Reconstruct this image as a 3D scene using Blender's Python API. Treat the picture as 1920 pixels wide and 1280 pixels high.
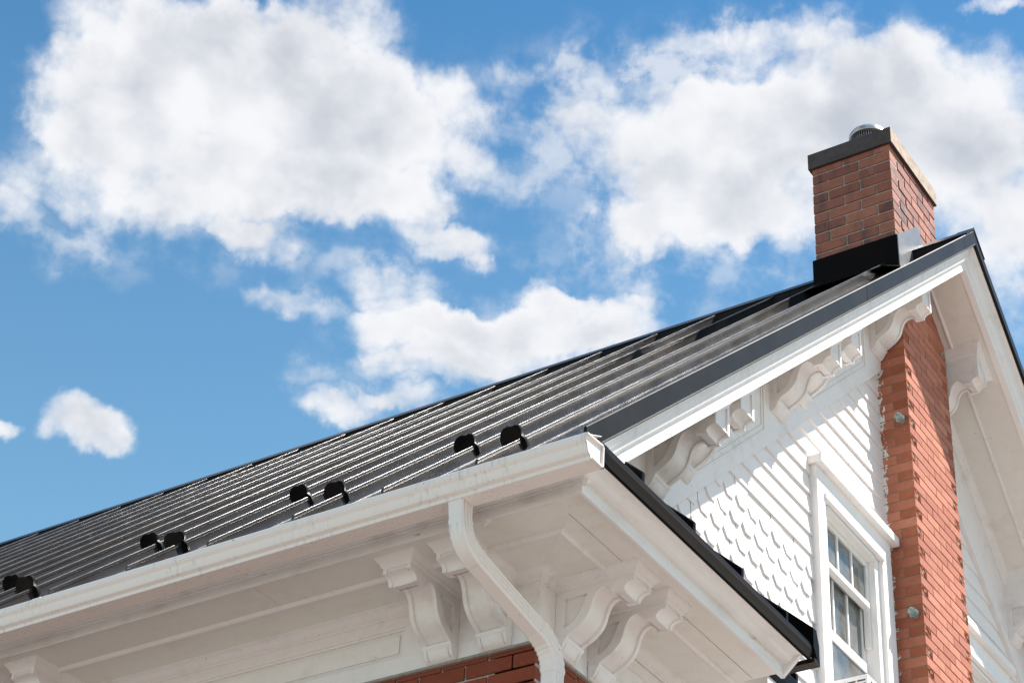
import bpy, bmesh, math, random
from mathutils import Vector, Matrix
random.seed(7)
for o in list(bpy.data.objects): bpy.data.objects.remove(o)
scn = bpy.context.scene
COL = scn.collection
ZO = 5.85                       # height of the cornice corner above the ground
SL = 0.918                       # roof slope (rise / run)
YR = 4.255                      # ridge position
YW = 2*YR                       # far eave wall

# ---------------------------------------------------------------- camera
cam = bpy.data.cameras.new('camera'); camo = bpy.data.objects.new('camera', cam); COL.objects.link(camo)
right = Vector((0.84306, 0.53532, 0.05187)); down = Vector((-0.27990, 0.51906, -0.80761)); fwd = Vector((-0.45925, 0.66634, 0.58743))
m3 = Matrix((right, -down, -fwd)).transposed()
camo.matrix_world = Matrix.Translation((4.21818, -6.44864, -4.24994+ZO)) @ m3.to_4x4()
cam.sensor_width = 36; cam.lens = 3864.9/1920*36
cam.clip_start = 0.1; cam.clip_end = 20000
scn.camera = camo

# ---------------------------------------------------------------- sun and sky
sdir = Vector((1.0, 0.975, 2.19)).normalized()
sun_el = math.asin(sdir.z)
sun = bpy.data.lights.new('sun', 'SUN'); suno = bpy.data.objects.new('sun', sun); COL.objects.link(suno)
sun.energy = 5.0; sun.angle = math.radians(0.53); sun.color = (1.0, 0.95, 0.88)
suno.rotation_euler = sdir.to_track_quat('Z', 'Y').to_euler(); suno.location = (10, 10, 30)
scn.view_settings.view_transform = 'Standard'; scn.view_settings.look = 'None'
scn.view_settings.gamma = 1.0; scn.view_settings.exposure = 1.25; scn.view_settings.use_curve_mapping = False
scn.render.engine = 'CYCLES'
scn.cycles.sample_clamp_direct = 9.0; scn.cycles.sample_clamp_indirect = 4.0; scn.cycles.caustics_reflective = False; scn.cycles.caustics_refractive = False
scn.cycles.max_bounces = 8; scn.cycles.diffuse_bounces = 4

world = bpy.data.worlds.new('World'); scn.world = world; world.use_nodes = True

class NT:
    """small helper to write node trees"""
    def __init__(s, nt): s.nt = nt
    def n(s, typ, props=None, **inp):
        nd = s.nt.nodes.new(typ)
        for k, v in (props or {}).items(): setattr(nd, k, v)
        for k, v in inp.items():
            key = int(k[1:]) if k[0] == '_' else k.replace('__', ' ')
            s.put(nd.inputs[key], v)
        return nd
    def put(s, sock, v):
        if isinstance(v, bpy.types.NodeSocket): s.nt.links.new(v, sock)
        else: sock.default_value = v
    def math(s, op, a, b=0.0, c=0.0, clamp=False):
        nd = s.nt.nodes.new('ShaderNodeMath'); nd.operation = op; nd.use_clamp = clamp
        s.put(nd.inputs[0], a); s.put(nd.inputs[1], b); s.put(nd.inputs[2], c)
        return nd.outputs[0]
    def vmath(s, op, a, b=(0,0,0)):
        nd = s.nt.nodes.new('ShaderNodeVectorMath'); nd.operation = op
        s.put(nd.inputs[0], a); s.put(nd.inputs[1], b)
        return nd.outputs['Value'] if op in ('DOT_PRODUCT', 'LENGTH') else nd.outputs[0]
    def noise(s, vec, scale, detail=4, rough=.5, dist=0.0, dim='3D'):
        nd = s.n('ShaderNodeTexNoise', {'noise_dimensions': dim}, Vector=vec, Scale=scale, Detail=detail, Roughness=rough, Distortion=dist)
        return nd.outputs['Fac']
    def ramp(s, fac, a, b, va=0.0, vb=1.0, smooth=True):
        nd = s.nt.nodes.new('ShaderNodeMapRange'); nd.interpolation_type = 'SMOOTHSTEP' if smooth else 'LINEAR'
        s.put(nd.inputs[0], fac); s.put(nd.inputs[1], a); s.put(nd.inputs[2], b); s.put(nd.inputs[3], va); s.put(nd.inputs[4], vb)
        return nd.outputs[0]
    def mix(s, fac, a, b, mode='MIX'):
        nd = s.nt.nodes.new('ShaderNodeMix'); nd.data_type = 'RGBA'; nd.blend_type = mode
        s.put(nd.inputs[0], fac); s.put(nd.inputs[6], a); s.put(nd.inputs[7], b)
        return nd.outputs[2]
def rgb(r, g, b): return (r, g, b, 1.0)

# clouds: soft ellipses in azimuth / elevation, torn by fractal noise
CLOUDS = [(2.4054,.7478,.0931,.0329,1.0),(2.4495,.7116,.0565,.0327,.95),(2.3487,.7281,.1128,.0485,1.1),(2.2649,.7223,.0788,.0437,1.0),(2.3981,.6819,.1081,.028,.9),(2.2801,.6898,.0767,.0193,.85),(2.3315,.6631,.0391,.0128,.7),(2.3024,.7748,.0606,.0229,.7),(2.2161,.6733,.0363,.0116,.75),(2.192,.6645,.0131,.0078,.5),(2.1846,.7101,.0374,.015,.50),(2.2058,.7474,.0400,.0220,.36),(2.1607,.7548,.0493,.0110,.30),(2.0692,.7309,.1137,.0308,.95),(1.997,.7394,.0965,.0331,.9),(1.9097,.7339,.0882,.0428,.95),(2.0658,.6951,.0636,.0257,.95),(2.0059,.6965,.0667,.0256,.8),(1.8884,.6967,.0558,.0428,.8),(2.1222,.7611,.0531,.0110,.38),(2.0552,.7727,.057,.0153,.6),(2.0019,.7775,.0605,.0130,.42),(1.9537,.7674,.0597,.0152,.45),(2.1055,.682,.0399,.0181,.55),(1.8749,.6574,.0349,.0402,.45),(2.1934,.6268,.1054,.0168,.85),(2.1267,.6376,.0611,.0168,.85),(2.1595,.6467,.0357,.0116,.6),(2.2174,.6122,.0569,.0103,.7),(2.2543,.6508,.0487,.0129,.6),(2.3102,.6358,.032,.0103,.6),(2.2264,.6349,.0706,.0129,.5),(2.2647,.5888,.0341,.0116,.7),(2.2345,.5966,.0219,.0103,.55),(2.0933,.655,.0228,.0129,.5),(2.2918,.6029,.0219,.0103,.4),(2.412,.5604,.0359,.0152,.9),(2.4598,.5558,.0133,.0075,.7),(2.4929,.6627,.0300,.016,.30),(2.442,.6405,.0252,.0126,.45),(1.8692,.7805,.0245,.0055,.6),(2.4619,.6548,.0508,.0160,.30)]
VEILS = [(2.1695, 0.734, 0.1455, 0.0592, 0.16), (1.9987, 0.709, 0.2356, 0.0843, 0.26), (2.082, 0.6616, 0.1373, 0.0309, 0.15), (2.2611, 0.6527, 0.1364, 0.0335, 0.22), (2.438, 0.649, 0.1048, 0.0278, 0.28), (1.8989, 0.6647, 0.0834, 0.0757, 0.34), (2.2353, 0.603, 0.0941, 0.0284, 0.22), (2.0306, 0.7659, 0.1767, 0.0331, 0.28)]        # thin haze between the clouds
def build_world():
    w = NT(world.node_tree); world.node_tree.nodes.clear()
    world.cycles.sampling_method = 'MANUAL'; world.cycles.sample_map_resolution = 512
    out = w.n('ShaderNodeOutputWorld'); bg = w.n('ShaderNodeBackground', Strength=0.067)
    world.node_tree.links.new(bg.outputs[0], out.inputs[0])
    sky = w.n('ShaderNodeTexSky', {'sky_type': 'NISHITA', 'sun_disc': False, 'sun_elevation': sun_el,
              'sun_rotation': math.atan2(sdir.x, sdir.y), 'altitude': 0.0, 'air_density': 1.0, 'dust_density': 0.0, 'ozone_density': 1.0})
    d = w.vmath('NORMALIZE', w.n('ShaderNodeTexCoord').outputs['Generated'])
    sep = w.n('ShaderNodeSeparateXYZ', Vector=d)
    az = w.math('ARCTAN2', sep.outputs[1], sep.outputs[0]); el = w.math('ARCSINE', sep.outputs[2])
    flat = w.n('ShaderNodeCombineXYZ', X=az, Y=el, Z=0.0).outputs[0]
    nz = w.n('ShaderNodeTexNoise', {'noise_dimensions': '2D'}, Vector=flat, Scale=26.0, Detail=6.0, Roughness=.55)
    wv = w.vmath('MULTIPLY', w.vmath('SUBTRACT', nz.outputs['Color'], (.5, .5, .5)), (.044, .030, 0))
    p = w.vmath('ADD', flat, wv)
    acc = 0.0
    for (ca, ce, ra, re, wt) in CLOUDS:
        q = w.vmath('MULTIPLY', w.vmath('SUBTRACT', p, (ca, ce, 0)), (1/ra, 1/re, 0))
        v = w.math('MULTIPLY_ADD', w.vmath('DOT_PRODUCT', q, q), -wt, wt)
        acc = w.math('MAXIMUM', v, 0.0) if acc == 0.0 else w.math('ADD', acc, w.math('MAXIMUM', v, 0.0))
    veil = 0.0
    for (ca, ce, ra, re, wt) in VEILS:
        q = w.vmath('MULTIPLY', w.vmath('SUBTRACT', p, (ca, ce, 0)), (1/ra, 1/re, 0))
        v = w.math('MAXIMUM', w.math('MULTIPLY_ADD', w.vmath('DOT_PRODUCT', q, q), -wt, wt), 0.0)
        veil = v if veil == 0.0 else w.math('ADD', veil, v)
    # the rest of the sky carries the same kind of broken cumulus
    far = w.vmath('LENGTH', w.vmath('SUBTRACT', p, (2.17, .655, 0)))
    gen = w.ramp(w.noise(d, 3.4, 4, .55), .48, .62, 0.0, 1.1)
    acc = w.math('ADD', acc, w.math('MULTIPLY', gen, w.ramp(far, .42, .62)))
    fv = w.vmath('MULTIPLY', flat, (1.0, 1.45, 0))
    low = w.noise(fv, 11.0, 2, .45, 0.0, '2D')
    fb = w.noise(fv, 30.0, 7, .56, 0.0, '2D')
    bl = w.n('ShaderNodeTexVoronoi', {'voronoi_dimensions': '2D', 'feature': 'SMOOTH_F1', 'normalize': True}, Vector=w.vmath('ADD', fv, w.vmath('MULTIPLY', wv, (.35, .5, 0))), Scale=46.0, Detail=2.0, Roughness=.55, Smoothness=.6).outputs['Distance']
    puff = w.math('SUBTRACT', .5, bl)                                              # rounded heads
    fs = w.noise(w.vmath('ADD', fv, (-.010, .014, 0)), 30.0, 3, .45, 0.0, '2D')     # a step towards the sun
    rag = w.math('MULTIPLY_ADD', w.math('SUBTRACT', fb, .5), 1.0, w.math('MULTIPLY', puff, .42))
    dn = w.math('ADD', acc, rag)
    cover = w.math('MULTIPLY', w.ramp(dn, .08, .98), w.ramp(acc, .0, .55))
    haze = w.ramp(w.math('MULTIPLY', w.math('ADD', veil, w.math('MULTIPLY', acc, .55)), w.ramp(fb, .32, .70, .22, 1.75)), .05, 1.0, 0.0, .68)
    cover = w.math('MAXIMUM', cover, haze)
    depth = w.math('ADD', w.math('MULTIPLY', acc, .62), w.math('MULTIPLY', w.math('SUBTRACT', low, .5), 1.5))
    depth = w.math('ADD', depth, w.math('ADD', w.math('MULTIPLY', w.math('SUBTRACT', fs, .5), .8), w.math('MULTIPLY', puff, -.45)))
    thick = w.ramp(depth, .12, 1.45)
    lit = w.mix(thick, rgb(*CLOUD_LIT), rgb(*CLOUD_SHADE))
    deep = w.ramp(el, .42, .88, 0.0, 1.0, False)                 # clear air: deeper blue overhead, paler cyan below
    clear = w.mix(1.0, sky.outputs[0], w.mix(deep, rgb(1.18, 1.46, 1.26), rgb(.34, .83, 1.03)), 'MULTIPLY')
    col = w.mix(w.math('MULTIPLY', cover, .95), clear, lit)
    world.node_tree.links.new(col, bg.inputs[0])
CLOUD_LIT = (6.1, 6.1, 6.2); CLOUD_SHADE = (3.6, 3.8, 4.2)
build_world()

# ---------------------------------------------------------------- materials
MATS = {}
def material(name):
    m = bpy.data.materials.new(name); m.use_nodes = True; m.node_tree.nodes.clear()
    t = NT(m.node_tree)
    out = t.n('ShaderNodeOutputMaterial'); b = t.n('ShaderNodeBsdfPrincipled')
    m.node_tree.links.new(b.outputs[0], out.inputs[0]); MATS[name] = m
    pos = t.n('ShaderNodeNewGeometry').outputs['Position']
    return m, t, b, pos
def stretch(t, pos, s): return t.vmath('MULTIPLY', pos, s)
def bump(t, b, h, strength=.3, dist=.003, bevel=0.0):
    nd = t.n('ShaderNodeBump', Strength=strength, Distance=dist, Height=h)
    if bevel:
        bv = t.n('ShaderNodeBevel', {'samples': 4}, Radius=bevel); t.put(nd.inputs['Normal'], bv.outputs[0])
    t.put(b.inputs['Normal'], nd.outputs[0])

def paint(name, base, stain, amount=.5, grain=(1, 1, 1), rough=.5, crack=0.0, bevel=.003, bs=.35):
    m, t, b, pos = material(name)
    n1 = t.noise(pos, 3.1, 5, .6); n2 = t.noise(stretch(t, pos, grain), 14.0, 6, .65)
    n3 = t.noise(pos, 95.0, 3, .6)
    st = t.math('MULTIPLY', t.ramp(n1, .40, .74), t.ramp(n2, .38, .70))
    c = t.mix(t.math('MULTIPLY', st, amount), rgb(*base), rgb(*stain))
    c = t.mix(t.ramp(n2, .3, .8, 0.0, .14), c, rgb(base[0]*.86, base[1]*.84, base[2]*.80))
    if crack:
        ck = t.ramp(t.noise(stretch(t, pos, (grain[0]*1.3, grain[1]*1.3, grain[2]*1.3)), 22.0, 7, .7), .63, .70)
        c = t.mix(t.math('MULTIPLY', ck, crack), c, rgb(.16, .12, .09))
    sp = t.ramp(t.noise(pos, 46.0, 2, .5), .745, .775)            # specks of dirt
    c = t.mix(t.math('MULTIPLY', sp, .55), c, rgb(.20, .17, .14))
    t.put(b.inputs['Base Color'], c); t.put(b.inputs['Roughness'], t.ramp(n2, .2, .8, rough-.08, rough+.12))
    b.inputs['Specular IOR Level'].default_value = .35
    h = t.math('ADD', t.math('MULTIPLY', n2, .7), t.math('MULTIPLY', n3, .5))
    bump(t, b, h, bs, .003, bevel)
    return m
PAINT = paint('painted trim', (.82, .780, .762), (.48, .43, .37), .50, (1, 1, 1), .5, .22)
PAINTX = paint('weathered fascia paint', (.775, .75, .735), (.36, .29, .23), .95, (.10, .10, 1), .55, 1.0, .003, .7)
PAINTG = paint('mottled return paint', (.80, .775, .76), (.50, .43, .36), .55, (1, .12, 1), .52, .5, .003, .5)
SIDING = paint('painted siding', (.84, .800, .785), (.66, .63, .58), .25, (1, .12, 1), .5, .0, .002, .55)
SOFFIT = paint('painted soffit', (.78, .745, .695), (.58, .50, .42), .40, (1, 1, 1), .55)
CASING = paint('painted window casing', (.85, .820, .805), (.70, .68, .64), .2, (1, 1, .2), .42)
SASH = paint('painted sash', (.80, .79, .775), (.6, .58, .55), .2, (1, 1, 1), .42, 0, .0015)

def mk_gutter():
    m, t, b, pos = material('white aluminium gutter')
    st = t.noise(stretch(t, pos, (60, 60, 2.2)), 1.0, 4, .6); st2 = t.noise(stretch(t, pos, (1.2, 1, 1)), 2.4, 3, .5)
    k = t.math('MULTIPLY', t.ramp(st, .50, .74), t.ramp(st2, .33, .62))
    c = t.mix(t.math('MULTIPLY', k, .55), rgb(.85, .775, .73), rgb(.42, .40, .37))
    sp = t.ramp(t.noise(pos, 30.0, 2, .5), .76, .785); c = t.mix(t.math('MULTIPLY', sp, .7), c, rgb(.18, .15, .12))
    t.put(b.inputs['Base Color'], c); b.inputs['Roughness'].default_value = .36
    bump(t, b, t.noise(pos, 5.0, 3, .5), .10, .01, .002)
    return m
GUTTER = mk_gutter()

def mk_metal(name, base, rough, wav=.06, tint=None, spec=.5):
    m, t, b, pos = material(name)
    n = t.noise(pos, 1.7, 4, .55); n2 = t.noise(stretch(t, pos, (9, 1, 1)), 6.0, 4, .6)
    c = t.mix(t.ramp(n, .35, .7), rgb(*base), rgb(*(tint or tuple(v*1.3 for v in base))))
    t.put(b.inputs['Base Color'], c); t.put(b.inputs['Roughness'], t.ramp(n2, .25, .75, rough-.03, rough+.04))
    b.inputs['Specular IOR Level'].default_value = spec
    if spec < .4: b.inputs['Specular Tint'].default_value = (.22, .205, .19, 1)      # tint dims reflections, standing in for dark surroundings
    bump(t, b, t.noise(pos, 7.0, 3, .5), wav, .02)
    return m
ROOF = mk_metal('charcoal standing seam steel', (.030, .029, .029), .165, .0, (.033, .029, .027))
TRIM = mk_metal('charcoal steel trim', (.017, .016, .0155), .34, .02, (.023, .0215, .021), .08)
BLACK = mk_metal('black steel edge trim', (.0055, .005, .005), .30, .05, (.008, .0065, .006), .05)
BRONZE = mk_metal('bronze edge trim', (.022, .014, .009), .32, .05, (.028, .018, .012), .08)
GUARD = mk_metal('black snow guard', (.0035, .0035, .0035), .32, .3, None, .3)
STEEL = mk_metal('galvanised vent steel', (.42, .42, .42), .32, .05); STEEL.node_tree.nodes['Principled BSDF'].inputs['Metallic'].default_value = .85
FLASH = mk_metal('grey step flashing', (.15, .16, .175), .38, .25, (.22, .20, .19))

def mk_brick(name, base, dark, var=.5, splash=False, soot=False, gr=.4, sheen=(.82, .25)):
    m, t, b, pos = material(name)
    rnd = t.n('ShaderNodeObjectInfo').outputs['Random']
    n = t.noise(pos, 26.0, 5, .65); n2 = t.noise(pos, 130.0, 4, .7)
    c = t.mix(t.math('MULTIPLY', rnd, var), rgb(*base), rgb(*dark))
    c = t.mix(t.ramp(n, .40, .75, 0, .45), c, rgb(dark[0]*.8, dark[1]*.75, dark[2]*.75))
    c = t.mix(t.ramp(n2, .60, .80, 0, .35), c, rgb(base[0]*.45, base[1]*.4, base[2]*.4))
    sx = t.n('ShaderNodeSeparateXYZ', Vector=pos)
    if soot:      # runs of soot near the chimney's top and corners
        k = t.math('MULTIPLY', t.ramp(t.noise(stretch(t, pos, (7, 7, 1.6)), 1.6, 4, .6), .45, .66), t.ramp(rnd, .25, .8, .25, 1.0))
        c = t.mix(t.math('MULTIPLY', k, .75), c, rgb(.045, .030, .030))
        e = t.math('MULTIPLY', t.ramp(t.noise(pos, 60.0, 4, .7), .60, .68), t.ramp(t.noise(pos, 3.0, 2, .5), .52, .62))
        c = t.mix(t.math('MULTIPLY', e, .7), c, rgb(.42, .40, .37))
    if splash:    # slips of white paint along the joint with the siding
        e = t.math('ADD', t.noise(stretch(t, pos, (1, 1, .55)), 34.0, 4, .62), t.ramp(sx.outputs[0], .005, .075, .17, -.16, False))
        c = t.mix(t.ramp(e, .615, .64), c, rgb(.74, .73, .70))
        dts = t.ramp(t.noise(pos, 70.0, 1, .4), .765, .785); c = t.mix(dts, c, rgb(.7, .69, .66))
    t.put(b.inputs['Base Color'], c); b.inputs['Roughness'].default_value = sheen[0]
    b.inputs['Specular IOR Level'].default_value = sheen[1]
    bump(t, b, t.math('ADD', n, t.math('MULTIPLY', n2, .8)), gr, .004, .0025)
    return m
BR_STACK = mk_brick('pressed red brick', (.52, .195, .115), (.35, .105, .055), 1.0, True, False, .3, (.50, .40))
BR_ROUGH = mk_brick('rock-faced red brick', (.40, .135, .072), (.30, .095, .050), .8, False, False, 1.0)
BR_CHIM = mk_brick('chimney brick', (.40, .138, .074), (.20, .058, .034), 1.0, False, True, .3, (.50, .40))
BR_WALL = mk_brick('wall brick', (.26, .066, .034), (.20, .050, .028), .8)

def mk_simple(name, col, rough, scale=20.0, var=.2, bmp=.3, metallic=0.0):
    m, t, b, pos = material(name)
    n = t.noise(pos, scale, 5, .6)
    c = t.mix(t.ramp(n, .35, .7, 0, var), rgb(*col), rgb(*(v*.45 for v in col)))
    t.put(b.inputs['Base Color'], c); b.inputs['Roughness'].default_value = rough; b.inputs['Metallic'].default_value = metallic
    bump(t, b, n, bmp, .004)
    return m
MORTAR = mk_simple('grey mortar', (.44, .40, .35), .9, 60.0, .5, .6)
MORTAR_D = mk_simple('dark thin mortar', (.23, .17, .13), .9, 60.0, .5, .6)
CONCRETE = mk_simple('chimney crown concrete', (.36, .27, .205), .85, 14.0, .8, .5)
CROWN_DARK = mk_simple('dark crown faces', (.075, .055, .052), .85, 16.0, .6, .5)  # near-black tone for every crown face but the gable one
GROUND = mk_simple('pale concrete paving', (.195, .181, .170), .9, .8, .35, .3)
DARK = mk_simple('dim room', (.05, .05, .052), .9)
BLIND = mk_simple('grey window blind', (.62, .61, .59), .7, 30.0, .2)
PLASTIC = mk_simple('white plastic', (.80, .79, .77), .4, 8.0, .06, .05)
VENTD = mk_simple('dark vent slot', (.03, .03, .03), .6)
CAULK = mk_simple('old wood edge', (.33, .29, .25), .8, 40.0, .5, .5)

def mk_glass(name, tint, alpha):
    m, t, b, pos = material(name)
    m.node_tree.nodes.remove(b)
    out = [n for n in m.node_tree.nodes if n.type == 'OUTPUT_MATERIAL'][0]
    tr = t.n('ShaderNodeBsdfTransparent', Color=rgb(*tint)); gl = t.n('ShaderNodeBsdfGlossy', Roughness=.02, Color=rgb(.95, .97, 1))
    fr = t.n('ShaderNodeFresnel', IOR=1.5)
    bp = t.n('ShaderNodeBump', Strength=.06, Distance=.01, Height=t.noise(pos, 4.0, 2, .5)); t.put(gl.inputs['Normal'], bp.outputs[0]); t.put(fr.inputs['Normal'], bp.outputs[0])
    mx = t.n('ShaderNodeMixShader', _0=t.math('ADD', fr.outputs[0], alpha), _1=tr.outputs[0], _2=gl.outputs[0])
    dust = t.n('ShaderNodeBsdfDiffuse', Color=rgb(.55, .55, .54))
    m2 = t.n('ShaderNodeMixShader', _0=t.ramp(t.noise(pos, 6.0, 4, .6), .3, .75, .10, .30), _1=mx.outputs[0], _2=dust.outputs[0])
    m.node_tree.links.new(m2.outputs[0], out.inputs[0]); return m
GLASS = mk_glass('window glass', (.86, .89, .88), -.02)
def mk_aqua():
    m, t, b, pos = material('aqua glass')
    t.put(b.inputs['Base Color'], rgb(.62, .90, .88)); b.inputs['Roughness'].default_value = .06
    b.inputs['Transmission Weight'].default_value = .75; b.inputs['IOR'].default_value = 1.5
    return m
AQUA = mk_aqua()

def mk_masonry():
    m, t, b, pos = material('brickwork out of close view')
    sp = t.n('ShaderNodeSeparateXYZ', Vector=pos)
    vec = t.n('ShaderNodeCombineXYZ', X=t.math('ADD', sp.outputs[0], sp.outputs[1]), Y=sp.outputs[2], Z=0.0).outputs[0]
    br = t.n('ShaderNodeTexBrick', {'offset': .5}, Vector=vec, Color1=rgb(.26, .066, .034), Color2=rgb(.20, .050, .028), Mortar=rgb(.34, .31, .27), Scale=1.0)
    br.inputs['Mortar Size'].default_value = .006; br.inputs['Brick Width'].default_value = .24; br.inputs['Row Height'].default_value = .072
    n = t.noise(pos, 40.0, 4, .6)
    t.put(b.inputs['Base Color'], t.mix(t.ramp(n, .4, .75, 0, .3), br.outputs[0], rgb(.10, .04, .03))); b.inputs['Roughness'].default_value = .85
    bump(t, b, t.math('ADD', t.math('MULTIPLY', br.outputs['Fac'], -.8), t.math('MULTIPLY', n, .3)), .5, .006)
    return m
MASONRY = mk_masonry()
# ---------------------------------------------------------------- mesh helpers
def mesh_of(name, v, f, smooth=None):
    me = bpy.data.meshes.new(name); me.from_pydata([tuple(p) for p in v], [], f)
    bm = bmesh.new(); bm.from_mesh(me); bmesh.ops.remove_doubles(bm, verts=bm.verts, dist=1e-6); bmesh.ops.recalc_face_normals(bm, faces=bm.faces); bm.to_mesh(me); bm.free()
    if smooth:
        me.shade_smooth(); me.set_sharp_from_angle(angle=math.radians(smooth))
    me.update(); return me
def obj(name, me, mat, parent=None, loc=None, rot=None, label=None):
    o = bpy.data.objects.new(name, me); COL.objects.link(o)
    if me is not None and mat is not None and not me.materials: me.materials.append(mat)
    o.parent = parent
    if loc is None: loc = (0, 0, ZO) if (parent is not None and parent == HOUSE) else (0, 0, 0)
    o.location = loc
    if rot: o.rotation_euler = rot
    if label: o['label'] = label
    return o
def tag(o, label, cat, group=None):
    o['label'] = label; o['category'] = cat
    if group: o['group'] = group
    return o
class MB:
    def __init__(s): s.v = []; s.f = []
    def add(s, v, f):
        k = len(s.v); s.v += [tuple(p) for p in v]; s.f += [tuple(i+k for i in q) for q in f]; return s
    def box(s, x0, x1, y0, y1, z0, z1):
        v = [(x, y, z) for z in (z0, z1) for y in (y0, y1) for x in (x0, x1)]
        return s.add(v, [(0,2,3,1),(4,5,7,6),(0,1,5,4),(2,6,7,3),(0,4,6,2),(1,3,7,5)])
    def rings(s, rings, close=True, caps=True):
        n = len(rings[0]); k = len(s.v)
        for r in rings: s.v += [tuple(p) for p in r]
        for i in range(len(rings)-1):
            for j in range(n if close else n-1):
                a = k+i*n+j; b = k+i*n+(j+1) % n
                s.f.append((a, b, b+n, a+n))
        if caps:
            s.f.append(tuple(range(k+n-1, k-1, -1))); s.f.append(tuple(range(k+(len(rings)-1)*n, k+len(rings)*n)))
        return s
    def build(s, name, mat, parent, smooth=None, **kw): return obj(name, mesh_of(name, s.v, s.f, smooth), mat, parent, **kw)
def arc(cx, cz, r, a0, a1, n=6):
    return [(cx+r*math.cos(math.radians(a0+(a1-a0)*i/n)), cz+r*math.sin(math.radians(a0+(a1-a0)*i/n))) for i in range(n+1)]
def tri_fill(outer, holes=()):
    """flat polygon with holes -> list of 2D points, triangles"""
    bm = bmesh.new(); ed = []
    for loop in (outer,)+tuple(holes):
        vs = [bm.verts.new((p[0], p[1], 0)) for p in loop]
        ed += [bm.edges.new((vs[i], vs[(i+1) % len(vs)])) for i in range(len(vs))]
    bmesh.ops.triangle_fill(bm, edges=ed, use_beauty=True, use_dissolve=False)
    bm.verts.index_update(); pts = [(v.co.x, v.co.y) for v in bm.verts]; tr = [tuple(v.index for v in f.verts) for f in bm.faces]; bm.free()
    return pts, tr
def plate(mb, outer, holes, fn0, fn1):
    """prism between two maps of a 2D polygon with holes"""
    pts, tr = tri_fill(outer, holes); n = len(pts)
    v = [fn0(p) for p in pts]+[fn1(p) for p in pts]
    f = list(tr)+[tuple(i+n for i in reversed(q)) for q in tr]
    k = 0
    for loop in (outer,)+tuple(holes):
        L = len(loop)
        for i in range(L):
            a = k+i; b = k+(i+1) % L; f.append((a, b, b+n, a+n))
        k += L
    mb.add(v, f)

# ---------------------------------------------------------------- ground
HOUSE = None
gm = MB(); gm.add([(-600,-600,0),(600,-600,0),(600,600,0),(-600,600,0)], [(0,1,2,3)])
g = obj('ground', mesh_of('ground', gm.v, gm.f), GROUND); g['kind'] = 'structure'; g['label'] = 'pale paved ground around the house'

HOUSE = bpy.data.objects.new('house', None); COL.objects.link(HOUSE)
tag(HOUSE, 'white-trimmed brick house with charcoal standing-seam roof and bracketed cornice', 'house')

# sweeps ------------------------------------------------------------
XE = -11.0; YG = 1.30
def eave_run(prof, x0=XE, mitre=True, x1=None):
    mb = MB(); mb.rings([[(x0, -t, z) for t, z in prof], [((t if mitre else x1), -t, z) for t, z in prof]]); return mb
def gable_run(prof, y1=YG, y0=None):
    mb = MB(); mb.rings([[(t, (-t if y0 is None else y0), z) for t, z in prof], [(t, y1, z) for t, z in prof]]); return mb
def zl(c, y): return c+SL*y
def rake_run(prof, ya, side, yb=YR):
    """prof: list of (x, c); side 0 = near slope, 1 = far slope (mirror)"""
    mb = MB(); M = (lambda y: y) if side == 0 else (lambda y: YW-y)
    mb.rings([[(x, M(ya), zl(c, ya)) for x, c in prof], [(x, M(yb), zl(c, yb)) for x, c in prof]]); return mb

# ---------------------------------------------------------------- walls (cores)
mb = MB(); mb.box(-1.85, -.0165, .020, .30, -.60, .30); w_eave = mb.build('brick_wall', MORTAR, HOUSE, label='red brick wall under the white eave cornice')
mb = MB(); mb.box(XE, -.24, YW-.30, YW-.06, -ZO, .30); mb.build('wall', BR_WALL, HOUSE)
mb = MB(); mb.box(XE, XE+.2, .31, YW-.31, -ZO, .30); mb.build('wall', BR_WALL, HOUSE)
def wcut(): # gable core with two window openings
    out = [(.02, -ZO), (YW-.02, -ZO), (YW-.02, zl(.55, .02)), (YR, zl(.55, YR)), (.02, zl(.55, .02))]
    h1 = [(2.93, .80), (3.66, .80), (3.66, 2.06), (2.93, 2.06)]
    h2 = [(YW-b, z) for b, z in h1][::-1]
    mb = MB(); plate(mb, out, (h1, h2), lambda p: (-.22, p[0], p[1]), lambda p: (-.022, p[0], p[1])); return mb
w_gable = wcut().build('gable_wall', SIDING, HOUSE, label='white gable wall of clapboards and pointed shingles')

mb = MB(); mb.box(XE, -1.851, .014, .30, -ZO, .30); mb.box(-1.8505, -.012, .014, .30, -ZO, -.6005); mb.box(-.30, -.012, .301, 1.30, -ZO, -.6005); mb.build('lower_brickwork', MASONRY, w_eave)
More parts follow.
